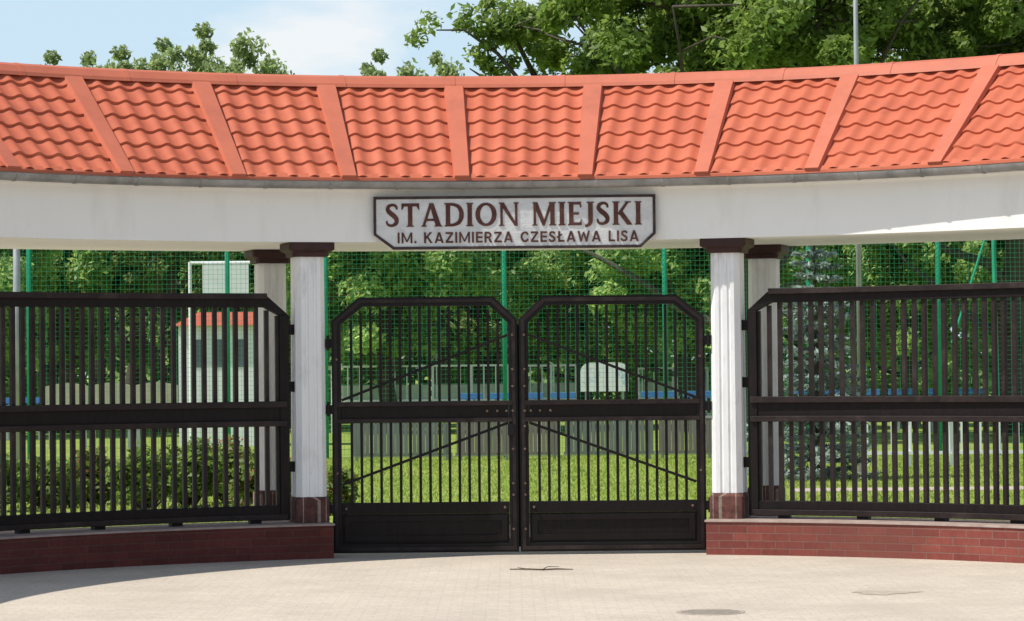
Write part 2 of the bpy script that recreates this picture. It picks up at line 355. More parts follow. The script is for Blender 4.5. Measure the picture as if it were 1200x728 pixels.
# ---------------------------------------------------------------- curved fence panels
def panel(sgn,label):
    rc=6.2; ta=R(19.0); tb=R(51.4)
    e=empty('fence_panel',tuple(P(rc,sgn*(ta+tb)/2,0.31)),label,'fence','slatted fence panels between columns')
    def rail(r0,r1,z0,z1,a=ta,c=tb,name='rail',m=M['wood']):
        b=MB(); b.sweep([(r0,z0),(r1,z0),(r1,z1),(r0,z1)],sgn*a,sgn*c,28); b.obj(name,m,e,bevel=0.004)
    ch=0.20/rc
    rail(6.16,6.24,2.19,2.30,ta+ch,tb-ch,'top_rail')
    rail(6.13,6.158,2.262,2.312,ta+ch,tb-ch,'top_rail_cap',M['woodworn'])
    rail(6.16,6.24,1.16,1.345,ta+.008,tb-.008,'middle_rail')
    rail(6.13,6.158,1.315,1.37,ta+.004,tb-.004,'middle_rail_batten',M['woodworn'])
    rail(6.13,6.158,1.15,1.20,ta+.004,tb-.004,'middle_rail_batten',M['woodworn'])
    rail(6.16,6.24,0.35,0.46,ta+.008,tb-.008,'bottom_rail')
    rail(6.13,6.158,0.335,0.385,ta+.004,tb-.004,'bottom_rail_batten',M['woodworn'])
    for (t,s2) in ((ta,1),(tb,-1)):
        b=MB()
        T=Tat(rc,sgn*t)
        w=0.085*sgn*s2
        x0,x1=sorted((0,w)); b.box(x0,x1,-0.05,0.05,0.335,2.12,T); 
        b.obj('end_stile',M['wood'],e,bevel=0.004)
        b=MB(); q=sgn*s2
        b.prism([(0,2.121),(0.085*q,2.121),(0.235*q,2.20),(0.21*q,2.305)],-0.042,0.042,T); b.obj('corner_brace',M['wood'],e,bevel=0.003)
    b=MB(); n=int((tb-ta)*rc/0.094)
    for i in range(1,n):
        t=ta+(tb-ta)*i/n; a=min(t-ta,tb-t)*rc
        zt=2.19 if a>0.22 else 2.10+(a-0.06)*0.5
        T=Tat(rc,sgn*t+random.uniform(-1,1)*0.0007)@Matrix.Rotation(random.uniform(-.12,.12),4,'Z')
        j=random.uniform(-.003,.003); hw=0.0180
        b.box(-hw,hw,-0.020+j,0.020+j,1.345,zt,T); b.box(-hw,hw,-0.020+j,0.020+j,0.46,1.16,T)
    b.obj('slats',M['woodworn'],e)
    for t in np.linspace(ta+0.05,tb-0.05,5):
        b=MB(); b.box(-0.05,0.05,-0.04,0.04,0.306,0.349,Tat(rc,sgn*t)); b.obj('foot_block',M['iron'],e)
    for z in (0.75,1.45,1.95):
        b=MB(); b.box(min(0,-sgn*0.10),max(0,-sgn*0.10),-0.02,0.02,z,z+0.09,Tat(rc,sgn*ta)); b.obj('wall_fixing',M['iron'],e)
panel(-1,'dark brown slatted wooden fence panel in shade on plinth')
panel(1,'dark brown slatted wooden fence panel in sun on plinth')

# ---------------------------------------------------------------- gate
W,H=1.630,2.27
def gate(side):
    e=empty('gate_leaf',(side*(0.007+W/2)+0.0,-0.08,0.0),'black iron and wood gate leaf with chamfered top corners','gate','pair of entrance gate leaves')
    T=Matrix.Translation((side*0.007,-0.08,0.03))@Matrix.Diagonal((side,1,1,1))
    h=H-0.03
    def outl(o): 
        k=o*0.45
        return [(o,o),(W-o,o),(W-o,h-0.20-k),(W-0.24-k,h-o),(0.21+k,h-o),(o,h-0.20-k)]
    b=MB(); b.ring(outl(0),outl(0.080),-0.03,0.03,T); b.obj('gate_frame',M['iron'],e,bevel=0.004)
    b=MB(); b.ring(outl(0.018),outl(0.05),-0.042,-0.031,T); b.obj('frame_batten',M['woodworn'],e,bevel=0.002)
    b=MB(); b.box(0.081,W-0.081,-0.026,0.026,1.15,1.325,T); b.obj('lock_rail',M['wood'],e,bevel=0.003)
    b=MB(); b.box(0.05,W-0.05,-0.045,-0.0315,1.285,1.325,T); b.obj('lock_rail_batten',M['woodworn'],e,bevel=0.002)
    b=MB(); b.box(0.05,W-0.05,-0.045,-0.0315,1.14,1.175,T); b.obj('lock_rail_batten',M['woodworn'],e,bevel=0.002)
    b=MB(); b.box(0.081,W-0.081,-0.026,0.026,0.34,0.44,T); b.obj('bottom_rail',M['wood'],e,bevel=0.003)
    b=MB(); b.box(0.081,W-0.081,-0.012,0.012,0.081,0.338,T); b.ring([(0.1,0.1),(W-.1,0.1),(W-.1,.325),(.1,.325)],[(0.15,0.15),(W-.15,0.15),(W-.15,.275),(.15,.275)],-0.026,-0.0125,T); b.obj('kick_panel',M['wood'],e,bevel=0.002)
    b=MB(); n=17
    for i in range(1,n):
        x=0.085+(W-0.17)*i/n
        zt=h-0.083
        zt=min(zt,h-0.275+ (x-0.085)*0.2/0.21, h-0.275+(W-0.085-x)*0.2/0.24)
        b.box(x-0.012,x+0.012,-0.012,0.012,1.326,zt,T); b.box(x-0.012,x+0.012,-0.012,0.012,0.441,1.149,T)
    b.obj('bars',M['iron'],e)
    for (z0,z1) in ((1.34,1.90),(0.60,1.13)):
        b=MB(); L=Vector((W-0.17,0,z0-z1)); ln=L.length
        T2=T@Matrix.Translation((0.085,-0.020,z1))@Matrix.Rotation(math.atan2(z1-z0,W-0.17),4,'Y')
        b.box(0,ln,-0.006,0.006,-0.012,0.012,T2); b.obj('diagonal_brace',M['iron'],e)
    for (x,z) in ((0.045,1.9),(0.045,1.6),(0.045,1.45),(0.045,1.10),(0.045,.9),(0.045,.6),(0.045,.5),(0.10,1.235),(0.18,1.235),(0.27,1.235),(0.045,1.235),(0.045,0.2),(0.12,0.39),(W-.12,.39),(W-.045,1.7),(W-.045,.7)):
        b=MB(); c=T@Vector((x,0,z)); b.tube([(c.x,c.y-0.026,c.z),(c.x,c.y-0.05,c.z)],[0.012,0.010],8); b.obj('bolt',M['bolt'],e)
    for z in (0.35,1.22,1.80):
        b=MB(); b.box(W-0.02,W+0.065,-0.035,0.035,z,z+0.08,T); c=T@Vector((W+0.03,-0.045,z-0.02)); b.tube([(c.x,c.y,c.z),(c.x,c.y,c.z+0.13)],[0.014,0.014],8); b.obj('hinge',M['iron'],e)
    if side<0:
        b=MB(); b.box(0.03,0.09,-0.06,-0.031,1.02,1.12,T); b.obj('lock_plate',M['iron'],e,bevel=0.003)
        b=MB(); b.box(-0.03,0.03,0.034,0.05,0.04,h-0.25,T); b.obj('closing_strip',M['iron'],e)
gate(-1); gate(1)

# ---------------------------------------------------------------- sign
sg=empty('name_sign',(-0.02,-0.16,2.68),'weathered grey board with brown stadium name lettering on beam','sign')
x0,x1,z0,z1=-1.255,1.215,2.685,3.15
def so(o): 
    k=o*0.41
    return [(x0+o,z0+.13+k),(x0+.17+k,z0+o),(x1-.13-k,z0+o),(x1-o,z0+.12+k),(x1-o,z1-o),(x0+o,z1-o)]
b=MB(); b.prism(so(0.022),-0.175,-0.145); b.obj('board',M['board'],sg)
b=MB(); b.ring(so(0),so(0.024),-0.187,-0.140); b.obj('frame',M['frame'],sg,bevel=0.003)
for x in (-0.9,0.0,0.85):
    b=MB(); b.box(x-0.02,x+0.02,-0.1445,0.02,2.84,3.04); b.obj('mounting_bracket',M['iron'],sg)
class LET:
    def __init__(s): s.mb=MB(); s.k=0
    def poly(s,pts,ox,oz,h):
        s.k=(s.k+1)%9
        s.mb.prism([(ox+x*h,oz+z*h) for x,z in pts],-0.1790-s.k*0.0005,-0.172)
    def ribbon(s,pts,ox,oz,h,closed=False):
        P_=[np.array(p) for p in pts]; S=[]
        n=len(P_)
        for i in range(n if closed else n-1):
            a=P_[(i-1)%n] if (closed or i>0) else P_[i]; b_=P_[i]; c=P_[(i+1)%n]; d=P_[(i+2)%n] if (closed or i+2<n) else c
            for t in np.linspace(0,1,5,endpoint=False):
                S.append(0.5*((2*b_)+(-a+c)*t+(2*a-5*b_+4*c-d)*t*t+(-a+3*b_-3*c+d)*t**3))
        if not closed: S.append(P_[-1])
        m=len(S); Lf=[];Rt=[]
        for i in range(m):
            a=S[(i-1)%m] if (closed or i>0) else S[i]; c=S[(i+1)%m] if (closed or i<m-1) else S[i]
            d=(c-a)[:2]; d=d/np.linalg.norm(d); nn=np.array([-d[1],d[0]])*S[i][2]/2
            Lf.append(S[i][:2]+nn); Rt.append(S[i][:2]-nn)
        s.k=(s.k+1)%9; y0=-0.1790-s.k*0.0005
        V=[(ox+p[0]*h,y0,oz+p[1]*h) for p in Lf+Rt]+[(ox+p[0]*h,-0.172,oz+p[1]*h) for p in Lf+Rt]
        F=[]
        for i in range(m if closed else m-1):
            j=(i+1)%m; F+= [(i,j,m+j,m+i),(2*m+i,2*m+j,j,i),(m+i,m+j,3*m+j,3*m+i)]
        s.mb.add(V,F)
def stem(l,x,w,ox,oz,h,top=True,bot=True):
    f=0.02
    pts=[(x-f,0),(x+w+f,0),(x+w,.06),(x+w-.006,.5),(x+w,.94),(x+w+f,1),(x-f,1),(x,.94),(x+.006,.5),(x,.06)]
    l.poly(pts,ox,oz,h)
    s=.055
    if bot: l.poly([(x-s,0),(x+w+s,0),(x+w+s*.9,.05),(x-s*.9,.05)],ox,oz,h)
    if top: l.poly([(x-s,1),(x-s*.9,.95),(x+w+s*.9,.95),(x+w+s,1)],ox,oz,h)
def glyph(l,ch,ox,oz,h):
    tk=.20; tn=.115
    if ch=='S':
        l.ribbon([(.50,.74,.08),(.46,.88,.11),(.31,.94,.12),(.14,.87,.15),(.11,.72,.18),(.22,.59,.21),(.38,.46,.21),(.48,.32,.19),(.47,.17,.17),(.34,.07,.13),(.20,.06,.11),(.09,.12,.10),(.05,.26,.07)],ox,oz,h); return .61
    if ch=='T':
        stem(l,.28,tk,ox,oz,h,top=False); l.poly([(.0,.87),(.78,.87),(.78,1),(.0,1)],ox,oz,h)
        l.poly([(0,.87),(0,.73),(.04,.73),(.12,.87)],ox,oz,h); l.poly([(.78,.87),(.66,.87),(.74,.73),(.78,.73)],ox,oz,h); return .78
    if ch=='A':
        l.poly([(.03,0),(.15,0),(.48,1),(.36,1)],ox,oz,h); l.poly([(.63,0),(.87,0),(.53,1),(.34,1)],ox,oz,h); l.poly([(.2,.24),(.66,.24),(.63,.34),(.22,.34)],ox,oz,h)
        l.poly([(-.02,0),(.24,0),(.21,.05),(.02,.05)],ox,oz,h); l.poly([(.55,0),(.93,0),(.89,.05),(.59,.05)],ox,oz,h); return .91
    if ch=='D':
        stem(l,.06,tk,ox,oz,h)
        l.ribbon([(.18,.94,.12),(.40,.935,.12),(.62,.84,.16),(.73,.66,.19),(.75,.5,.20),(.73,.34,.19),(.62,.16,.16),(.40,.065,.12),(.18,.06,.12)],ox,oz,h); return .86
    if ch=='I': stem(l,.06,tk,ox,oz,h); return .32
    if ch=='O':
        l.ribbon([(.46+.36*math.cos(a),.5+.445*math.sin(a),.11+.10*abs(math.cos(a))**1.5) for a in np.linspace(0,2*math.pi,16,endpoint=False)],ox,oz,h,closed=True); return .92
    if ch=='N':
        stem(l,.07,tn,ox,oz,h); l.poly([(.02,1),(.23,1),(.83,0),(.70,0)],ox,oz,h); stem(l,.71,tn,ox,oz,h,bot=False); return .89
    if ch=='M':
        stem(l,.09,tn,ox,oz,h,top=False); l.poly([(.05,1),(.27,1),(.61,.10),(.48,.0)],ox,oz,h); l.poly([(.47,0),(.58,0),(.94,1),(.81,1)],ox,oz,h); stem(l,.82,tk,ox,oz,h); return 1.08
    if ch=='E':
        stem(l,.06,tk,ox,oz,h); l.poly([(.2,.88),(.57,.88),(.60,1),(.2,1)],ox,oz,h); l.poly([(.2,0),(.60,0),(.63,.12),(.2,.12)],ox,oz,h); l.poly([(.2,.45),(.50,.45),(.50,.55),(.2,.55)],ox,oz,h)
        l.poly([(.53,.88),(.55,.76),(.60,.76),(.60,.88)],ox,oz,h); l.poly([(.56,.12),(.64,.25),(.59,.25),(.53,.12)],ox,oz,h); return .65
    if ch=='J':
        l.ribbon([(.26,1,.20),(.26,.7,.20),(.26,.35,.20),(.25,.12,.18),(.15,.0,.14),(.02,-.04,.10)],ox,oz,h); l.poly([(.1,.95),(.42,.95),(.43,1),(.09,1)],ox,oz,h); return .42
    if ch=='K':
        stem(l,.06,tk,ox,oz,h); l.poly([(.22,.48),(.33,.41),(.75,1),(.61,1)],ox,oz,h); l.poly([(.27,.50),(.43,.61),(.88,0),(.64,0)],ox,oz,h)
        l.poly([(.54,1),(.82,1),(.80,.95),(.58,.95)],ox,oz,h); return .88
    return .5
def sans(l,ch,ox,oz,h):
    s=.20
    def q(*p): l.poly(list(p),ox,oz,h)
    def rb(p,c=False): l.ribbon([(a,b_,w*.95) for a,b_,w in p],ox,oz,h,c)
    if ch=='.': q((0,0),(.2,0),(.2,.2),(0,.2)); return .2
    if ch=='I': q((0,0),(s,0),(s,1),(0,1)); return s
    if ch in 'LŁ':
        x=.06 if ch=='Ł' else 0
        q((x,0),(x+s,0),(x+s,1),(x,1)); q((x+s,0),(x+.64,0),(x+.64,.17),(x+s,.17))
        if ch=='Ł': q((-.07,.36),(.46,.62),(.46,.77),(-.07,.50))
        return x+.64
    if ch=='E':
        q((0,0),(s,0),(s,1),(0,1))
        for z in (0,.415,.83): q((s,z),(.66,z),(.66,z+.17),(s,z+.17))
        return .66
    if ch=='M':
        q((0,0),(.18,0),(.18,1),(0,1)); q((.90,0),(1.08,0),(1.08,1),(.90,1)); q((.18,1),(.03,1),(.46,.12),(.61,.12)); q((.47,.12),(.62,.12),(1.05,1),(.90,1)); return 1.08
    if ch=='K': q((0,0),(s,0),(s,1),(0,1)); q((s,.37),(s,.59),(.57,1),(.81,1)); q((.26,.52),(.41,.62),(.86,0),(.62,0)); return .86
    if ch=='A': q((0,0),(.20,0),(.56,1),(.35,1)); q((.71,0),(.91,0),(.56,1),(.35,1)); q((.2,.19),(.69,.19),(.63,.34),(.26,.34)); return .91
    if ch=='W': q((0,1),(.19,1),(.43,0),(.25,0)); q((.25,0),(.41,0),(.685,.9),(.545,.9)); q((.545,.9),(.685,.9),(.98,0),(.82,0)); q((.80,0),(.98,0),(1.23,1),(1.04,1)); return 1.23
    if ch=='Z': q((0,.83),(.74,.83),(.74,1),(0,1)); q((0,0),(.76,0),(.76,.17),(0,.17)); q((0,.17),(.24,.17),(.74,.83),(.50,.83)); return .76
    if ch=='R':
        q((0,0),(s,0),(s,1),(0,1)); rb([(.15,.915,.18),(.42,.91,.18),(.58,.82,.19),(.61,.70,.20),(.57,.57,.19),(.42,.49,.18),(.15,.485,.18)]); q((.35,.42),(.54,.46),(.78,0),(.55,0)); return .78
    if ch=='C': rb([(.74,.70,.19),(.62,.86,.19),(.44,.915,.18),(.22,.83,.19),(.10,.62,.20),(.10,.40,.20),(.22,.17,.19),(.44,.085,.18),(.62,.14,.19),(.75,.30,.19)]); return .82
    if ch=='S': rb([(.60,.76,.17),(.50,.89,.18),(.33,.92,.18),(.16,.85,.19),(.12,.70,.19),(.22,.57,.19),(.42,.47,.19),(.56,.36,.19),(.57,.22,.19),(.44,.10,.18),(.27,.08,.18),(.13,.13,.18),(.05,.28,.17)]); return .67
    return .5
def write(txt,fn,h,xl,width,z,gap,sp,name):
    def total():
        l=LET(); return (sum((fn(l,c,0,0,1) if c!=' ' else sp)+gap for c in txt)-gap)*h
    xs=width/total(); l=LET(); x=0
    for c in txt:
        if c==' ': x+=(sp+gap)*h; continue
        x+=(fn(l,c,x,0,h)+gap)*h
    l.mb.v=[(xl+a*xs,b_,z+c_) for a,b_,c_ in l.mb.v]
    l.mb.obj(name,M['letter'],sg)
write('STADION MIEJSKI',glyph,0.205,-1.150,2.245,2.884,.09,.36,'title_lettering')
write('IM. KAZIMIERZA CZESŁAWA LISA',sans,0.094,-1.045,2.11,2.740,.20,.38,'subtitle_lettering')

# ---------------------------------------------------------------- vegetation
SUN=np.array(s_)
def leafquads(C,rad,n,size,r,up=0.2,squash=0.8,elong=1.7,sunw=0.9):
    C=np.asarray(C); rad=np.asarray(rad)
    c=np.repeat(C,n,0); rr=np.repeat(rad,n)
    N=len(c); d=r.normal(size=(N,3)); d/=np.linalg.norm(d,axis=1)[:,None]
    q=r.random(N)**0.5
    p=c+d*(rr*q)[:,None]*np.array([1,1,squash])
    nrm=r.normal(size=(N,3))+d*0.4+SUN*sunw; nrm[:,2]+=up; nrm/=np.linalg.norm(nrm,axis=1)[:,None]
    a=np.cross(nrm,r.normal(size=(N,3))); a/=np.linalg.norm(a,axis=1)[:,None]
    b_=np.cross(nrm,a); s=(size*(0.6+0.8*r.random(N)))[:,None]/2
    V=np.stack([p-a*s*elong,p+b_*s*.8,p+a*s*elong,p-b_*s*.8],1)
    return V.reshape(-1,3)
def make_tree(name,seed,Ht,cr,cbase,ncl,nl,lsize,lm,loc,label,clr=(0.5,0.9),group=None,lean=0,extra=None):
    r=np.random.default_rng(seed)
    e=empty(name,loc,label,'tree',group)
    b=MB(); ch=(Ht-cbase)/2; cc=np.array([lean,0,cbase+ch])
    n=9; tp=[(lean*(i/n)**1.5+0.12*math.sin(i*1.3+seed),0.1*math.cos(i*1.7),Ht*0.8*i/n) for i in range(n+1)]
    tr=[max(0.04,Ht*0.03*(1-0.85*i/n)) for i in range(n+1)]; tr[0]*=1.35
    b.tube(tp,tr,9)
    C=[]
    dirs=r.normal(size=(60,3)); dirs/=np.linalg.norm(dirs,axis=1)[:,None]; amp=r.uniform(0.72,1.12,60)
    while len(C)<ncl:
        d=r.normal(size=3); d/=np.linalg.norm(d); k=amp[np.argmax(dirs@d)]
        q=(r.random()**0.42)*k
        if d[2]<-0.5 and r.random()<.6: continue
        C.append(cc+d*q*np.array([cr,cr,ch]))
    C=np.array(C); C[:,2]=np.maximum(C[:,2],cbase*0.75)
    limbs=[]
    nlimb=14
    for i in range(nlimb):
        t0=tp[2+int((n-3)*i/nlimb)]; a=i*2.4+r.random(); 
        up=r.uniform(.25,.9); tip=np.array([cc[0]+math.cos(a)*cr*.8,math.sin(a)*cr*.8,t0[2]+up*(Ht-t0[2])*.7])
        s=np.array(t0); pts=[s+(tip-s)*q+np.array([0,0,-0.5*math.sin(q*3.14)])*0.8+r.normal(size=3)*0.12*(0<q<1) for q in np.linspace(0,1,7)]
        b.tube(pts,[Ht*0.010*(1-.85*q) for q in np.linspace(0,1,7)],6); limbs+=pts[2:]
    Lp=np.array(limbs)
    for c in C[::2]:
        k=np.argmin(((Lp-c)**2).sum(1)); s=Lp[k]; m=(s+c)/2+r.normal(size=3)*.15
        b.tube([s,m,c],[0.035,0.022,0.01],4)
    rad=r.uniform(clr[0],clr[1],len(C))
    V=leafquads(C,rad,nl,lsize,r)
    if extra:
        for path in extra:
            pp=[np.array(q) for q in path]
            b.tube(pp,list(np.linspace(.07,.015,len(pp))),5)
            EC=[]
            for a_,b_ in zip(pp[:-1],pp[1:]):
                for q in np.linspace(0,1,4): EC.append(a_+(b_-a_)*q+r.normal(size=3)*.25)
            V=np.concatenate([V,leafquads(EC,r.uniform(.2,.42,len(EC)),85,lsize*.9,r)])
    mk('trunk',b.v,b.f,M['bark'],smooth=True).parent=e
    mkquads('crown',V,lm,e,local=True)
    return e
def copy_tree(src,loc,s,rot,label,sz=None,group=None):
    n=src.copy(); n.location=loc; n.scale=(s,s,sz or s); n.rotation_euler=(0,0,rot); col.objects.link(n); n['label']=label
    for c in src.children:
        k=c.copy(); k.parent=n; col.objects.link(k)
    return n
G='trees behind the stadium entrance'
ex=[[(-3.3,-.5,6.0),(-4.4,-.8,7.3),(-5.2,-.9,8.3),(-5.9,-1,8.8),(-6.5,-1,8.8)],[(-4.4,-.8,7.3),(-5.2,-.8,7.6),(-5.8,-.8,8.0)],[(-4.4,.2,7.9),(-4.9,.2,8.9),(-5.3,.1,9.7)]]
oak=make_tree('oak_tree',3,13.0,5.4,5.2,270,430,0.11,M['oak'],(4.9,36,0),'large leafy oak tree rising behind the roof',group=G,clr=(.35,.75),extra=ex)
copy_tree(oak,(11.2,39,0),0.95,-.7,'broad dense oak tree beside a thin mast',group=G)
lt=make_tree('lime_tree',11,10.0,2.3,2.2,150,150,0.10,M['lime'],(-8.2,55,0),'pale green leafy tree with rounded top',clr=(.22,.55),group=G)
dt=make_tree('maple_tree',19,8.8,3.2,1.2,210,270,0.12,M['dark'],(-14,58,0),'dense green leafy tree at the sports ground',clr=(.4,.8),group=G)
def lx(px,d): return (px-600)/3325*d
for px,y,top,s0,w_ in ((155,60,52,0.0,1.1),(72,57,58,.9,.9),(322,56,70,-.8,.6),(205,62,44,.5,1.0),(112,63,58,-.5,1.0),(290,63,52,.3,.8),(455,60,60,1.0,.9),(515,62,62,-1.0,.9)):
    d=25+y; Hh=1.65+(430-top)/3325*d
    copy_tree(lt,(lx(px,d),y,0),w_,s0,'pale green leafy tree with uneven top',sz=Hh/9.75,group=G)
lt.location=(lx(252,80),55,0); lt.scale=(1.0,1.0,(1.65+(430-24)/3325*80)/9.8)
k=0
for px in (-60,60,200,330,450,560,680,800,930,1060,1190,1290):
    y=[46,51,49,54,47,52,50,47,55,49,52,46][k]; d=25+y; k+=1
    copy_tree(dt if k%3 else lt,(lx(px,d),y,0),[.92,.85,1,.88,.8,.95][k%6] if k%3 else .95,math.sin(k*2.3)*1.1,'leafy green tree behind the green net fence' if k%3 else 'pale green leafy tree behind the net fence',sz=[.9,.85,.92,.88,.86,.93][k%6] if k%3 else .85,group=G)
dt.location=(lx(-140,85),60,0)
r=np.random.default_rng(5)
C=np.stack([r.uniform(-22,22,650),r.uniform(66,76,650),r.uniform(0.2,7.0,650)],1)
V=leafquads(C,r.uniform(.8,1.4,650),150,0.26,r); o=mkquads('woodland',V,M['wood_far']); o['kind']='stuff'; o['label']='dense mass of distant green woodland foliage'; o['category']='woodland'
def bush(loc,rx,h,m,n,label,seed,size=0.055):
    r=np.random.default_rng(seed); e=empty('bush',loc,label,'bush','shrubs behind the fence')
    C=[]
    for _ in range(n):
        a=r.uniform(0,6.28); q=r.random()**.5*rx; C.append((math.cos(a)*q,math.sin(a)*q*.6,h*r.uniform(.2,.85)*(1-.35*(q/rx)**2)))
    C=np.array(C); V=leafquads(C,r.uniform(.08,.20,n),70,size,r,elong=1.4); mkquads('foliage',V,m,e,local=True)
    b=MB()
    for c in C[::2]: b.tube([(c[0]*.2,c[1]*.2,0),(c[0]*.7,c[1]*.7,c[2]*.6),tuple(c)],[.014,.01,.005],4)
    mk('stems',b.v,b.f,M['bark']).parent=e
for i,px in enumerate((-20,48,108,165,215,262,300)):
    d=33.5+(i%3)*0.8
    g_=i in (0,1,3,4)
    bush((lx(px,d),d-25,0),0.38,[.85,.7,.75,.85,.95,.9,.8][i],M['shrubg'] if g_ else M['shrub'],60,'green shrub behind the slatted fence' if g_ else 'reddish green shrub behind the slatted fence',40+i)
bush((lx(388,32),7,0),.15,.68,M['shrub'],26,'dark reddish shrub beside a white column',60)
def spruce(loc,Ht,rb):
    r=np.random.default_rng(8); e=empty('spruce_tree',loc,'small blue-grey spruce tree growing on the lawn','tree')
    b=MB(); b.tube([(0,0,0),(0.02,0,Ht*.5),(0,0,Ht)],[.07,.04,.01],7); Vs=[]
    z=.15
    while z<Ht-.05:
        rad=rb*(1-(z/Ht))**.8+.05; nb=9
        for k in range(nb):
            a=k*2*math.pi/nb+z*9+r.uniform(-.3,.3); L=rad*r.uniform(.5,1.25); dr=np.array([math.cos(a),math.sin(a),0])
            p0=np.array([0,0,z+r.uniform(-.05,.05)]); tip=p0+dr*L+np.array([0,0,-.12*L+.06])
            b.tube([p0,(p0+tip)/2+np.array([0,0,-.05*L]),tip],[.012,.008,.003],4)
            n=int(30+85*L); q=r.random(n)**.6; p=p0+(tip-p0)*q[:,None]+np.array([0,0,-.05*L])*np.sin(q*3.14)[:,None]+r.normal(size=(n,3))*np.array([.06,.06,.03])*L
            ax=dr+r.normal(size=(n,3))*.6; ax/=np.linalg.norm(ax,axis=1)[:,None]; sd=np.cross(ax,SUN+r.normal(size=(n,3))*.6); sd/=np.linalg.norm(sd,axis=1)[:,None]
            s=.06; Vs.append(np.stack([p-ax*s,p+sd*.02,p+ax*s,p-sd*.02],1).reshape(-1,3))
        z+=.17
    mk('trunk',b.v,b.f,M['bark']).parent=e
    mkquads('crown',np.concatenate(Vs),M['spruce'],e,local=True)
spruce((lx(950,40.6),15.6,0),3.75,0.92)
# grass blades
r=np.random.default_rng(2); n=70000
y=4.6+22*r.random(n)**0.8; x=r.uniform(-1,1,n)*(y+25)*0.19; p=np.stack([x,y,np.zeros(n)],1)
a=r.uniform(0,6.28,n); w=np.stack([np.cos(a),np.sin(a),0*a],1)*0.010; tip=p+np.stack([r.normal(0,.02,n),r.normal(0,.02,n),r.uniform(.02,.055,n)],1)
keep=~((p[:,0]>3.5)&(p[:,1]>11.5)&(p[:,1]<12.7))
V=np.stack([p-w,p+w,tip],1)[keep].reshape(-1,3); o=mkquads('grass_blades',V,M['blade'],n=3); o['kind']='stuff'; o['label']='short sunlit lawn grass blades'; o['category']='grass'

# ---------------------------------------------------------------- sports ground
e=empty('net_fence',(0,27,0),'tall green ball-stop net fence with green posts','fence')
b=MB()
for x in np.arange(-17,17,0.085): b.box(x-.0020,x+.0020,26.998,27.002,0.05,5.3)
for z in np.arange(0.08,5.3,0.085): b.box(-17,17,26.9925,26.9965,z-.0020,z+.0020)
b.obj('netting',M['netg'],e)
for px in (-140,30,263,378,588,776,945,1097,1260):
    x=lx(px,52); b=MB(); b.tube([(x,27.06,0),(x,27.06,5.35)],[.045,.045],10); b.obj('post',M['postg'],e,smooth=True)
b=MB(); b.box(-17,17,27.0,27.03,5.3,5.34); b.obj('top_rail',M['postg'],e)
x=lx(1168,50)
b=MB(); b.tube([(x,25.2,0),(x+.04,25.9,5.2)],[.035,.035],8); b.obj('brace',M['postg'],e)
b=MB(); b.tube([(x-.75,25.6,2.0),(x+.02,25.9,4.2)],[.022,.022],8); b.obj('brace',M['postg'],e)
def board(px0,px1,yy,d,h,m,label):
    x0=lx(px0,d);x1=lx(px1,d); z0=.08
    e=empty('hoarding',((x0+x1)/2,d-25,0),label,'board','low boards standing on the lawn'); b=MB()
    n=int((x1-x0)/.075)
    for i in range(n):
        a=x0+(x1-x0)*i/n; b.box(a+.004,a+(x1-x0)/n-.004,d-25-.012,d-25+.012+.004*(i%2),z0+.03,z0+h-.03)
    b.obj('slats',m,e)
    for q in ((x0-.02,x1+.02,d-25+.02,d-25+.05,z0,z0+.06),(x0-.02,x1+.02,d-25-.02,d-25+.05,z0+h-.028,z0+h+.01)):
        b=MB(); b.box(*q); b.obj('rail',M['metal'],e)
    for q in (x0+.05,x1-.1):
        b=MB(); b.box(q,q+.05,d-25+.052,d-25+.1,0,h); b.obj('leg',M['metal'],e)
for p0,p1,m_,lb in ((408,524,'greyb','low grey-green slatted board on the lawn'),(530,594,'brownb','low brownish slatted board on the lawn'),(600,650,'brownb','low brownish slatted board on the lawn'),(657,761,'greyb','low grey-green slatted board on the lawn'),(767,832,'brownb','low brownish slatted board on the lawn')):
    board(p0,p1,0,50.2,.66,M[m_],lb)
def bench(px0,px1,d):
    x0=lx(px0,d);x1=lx(px1,d);y=d-25
    e=empty('bench',((x0+x1)/2,y,0),'blue plastic spectator bench on grey metal legs','bench','blue spectator benches')
    b=MB(); b.box(x0,x1,y,y+.35,.80,.84); b.obj('seat',M['blue'],e,bevel=.01)
    b=MB(); b.box(x0,x1,y+.36,y+.40,.88,1.02); b.obj('backrest',M['blue'],e,bevel=.01)
    for x in (x0+.2,x1-.2):
        b=MB(); b.box(x-.03,x+.03,y+.1,y+.15,0,.799); b.box(x-.03,x+.03,y+.403,y+.44,0,1.0); b.obj('leg',M['metal'],e)
for p in ((-20,14),(20,52),(534,562),(568,596),(604,634),(642,672),(748,788),(798,838),(884,915),(922,950),(958,992),(1000,1030),(1040,1072),(1080,1110),(1118,1154),(1162,1196)): bench(p[0],p[1],68)
def railing(px0,px1,d,z0,z1,panel_=True):
    x0=lx(px0,d);x1=lx(px1,d);y=d-25
    e=empty('railing',((x0+x1)/2,y,0),'white metal railing along the sports pitch','railing','white pitch railings')
    for q in (z1-.05,z0):
        b=MB(); b.box(x0,x1,y-.02,y+.02,q,q+.05); b.obj('rail',M['wht'],e)
    b=MB()
    for x in np.arange(x0+.1,x1,.30): b.box(x-.014,x+.014,y-.01,y+.01,z0+.051,z1-.051)
    b.obj('balusters',M['wht'],e)
    for x in np.linspace(x0,x1,3):
        b=MB(); b.box(x-.03,x+.03,y+.021,y+.06,0,z1); b.obj('post',M['wht'],e)
    if panel_:
        b=MB(); b.box(x0,x1,y+.065,y+.09,z0-.3,z0+.42); b.obj('infill_panel',M['pale'],e)
railing(386,500,72,.8,1.72); railing(504,592,72,.8,1.72); railing(614,672,73,.8,1.7); railing(745,826,73,.8,1.6)
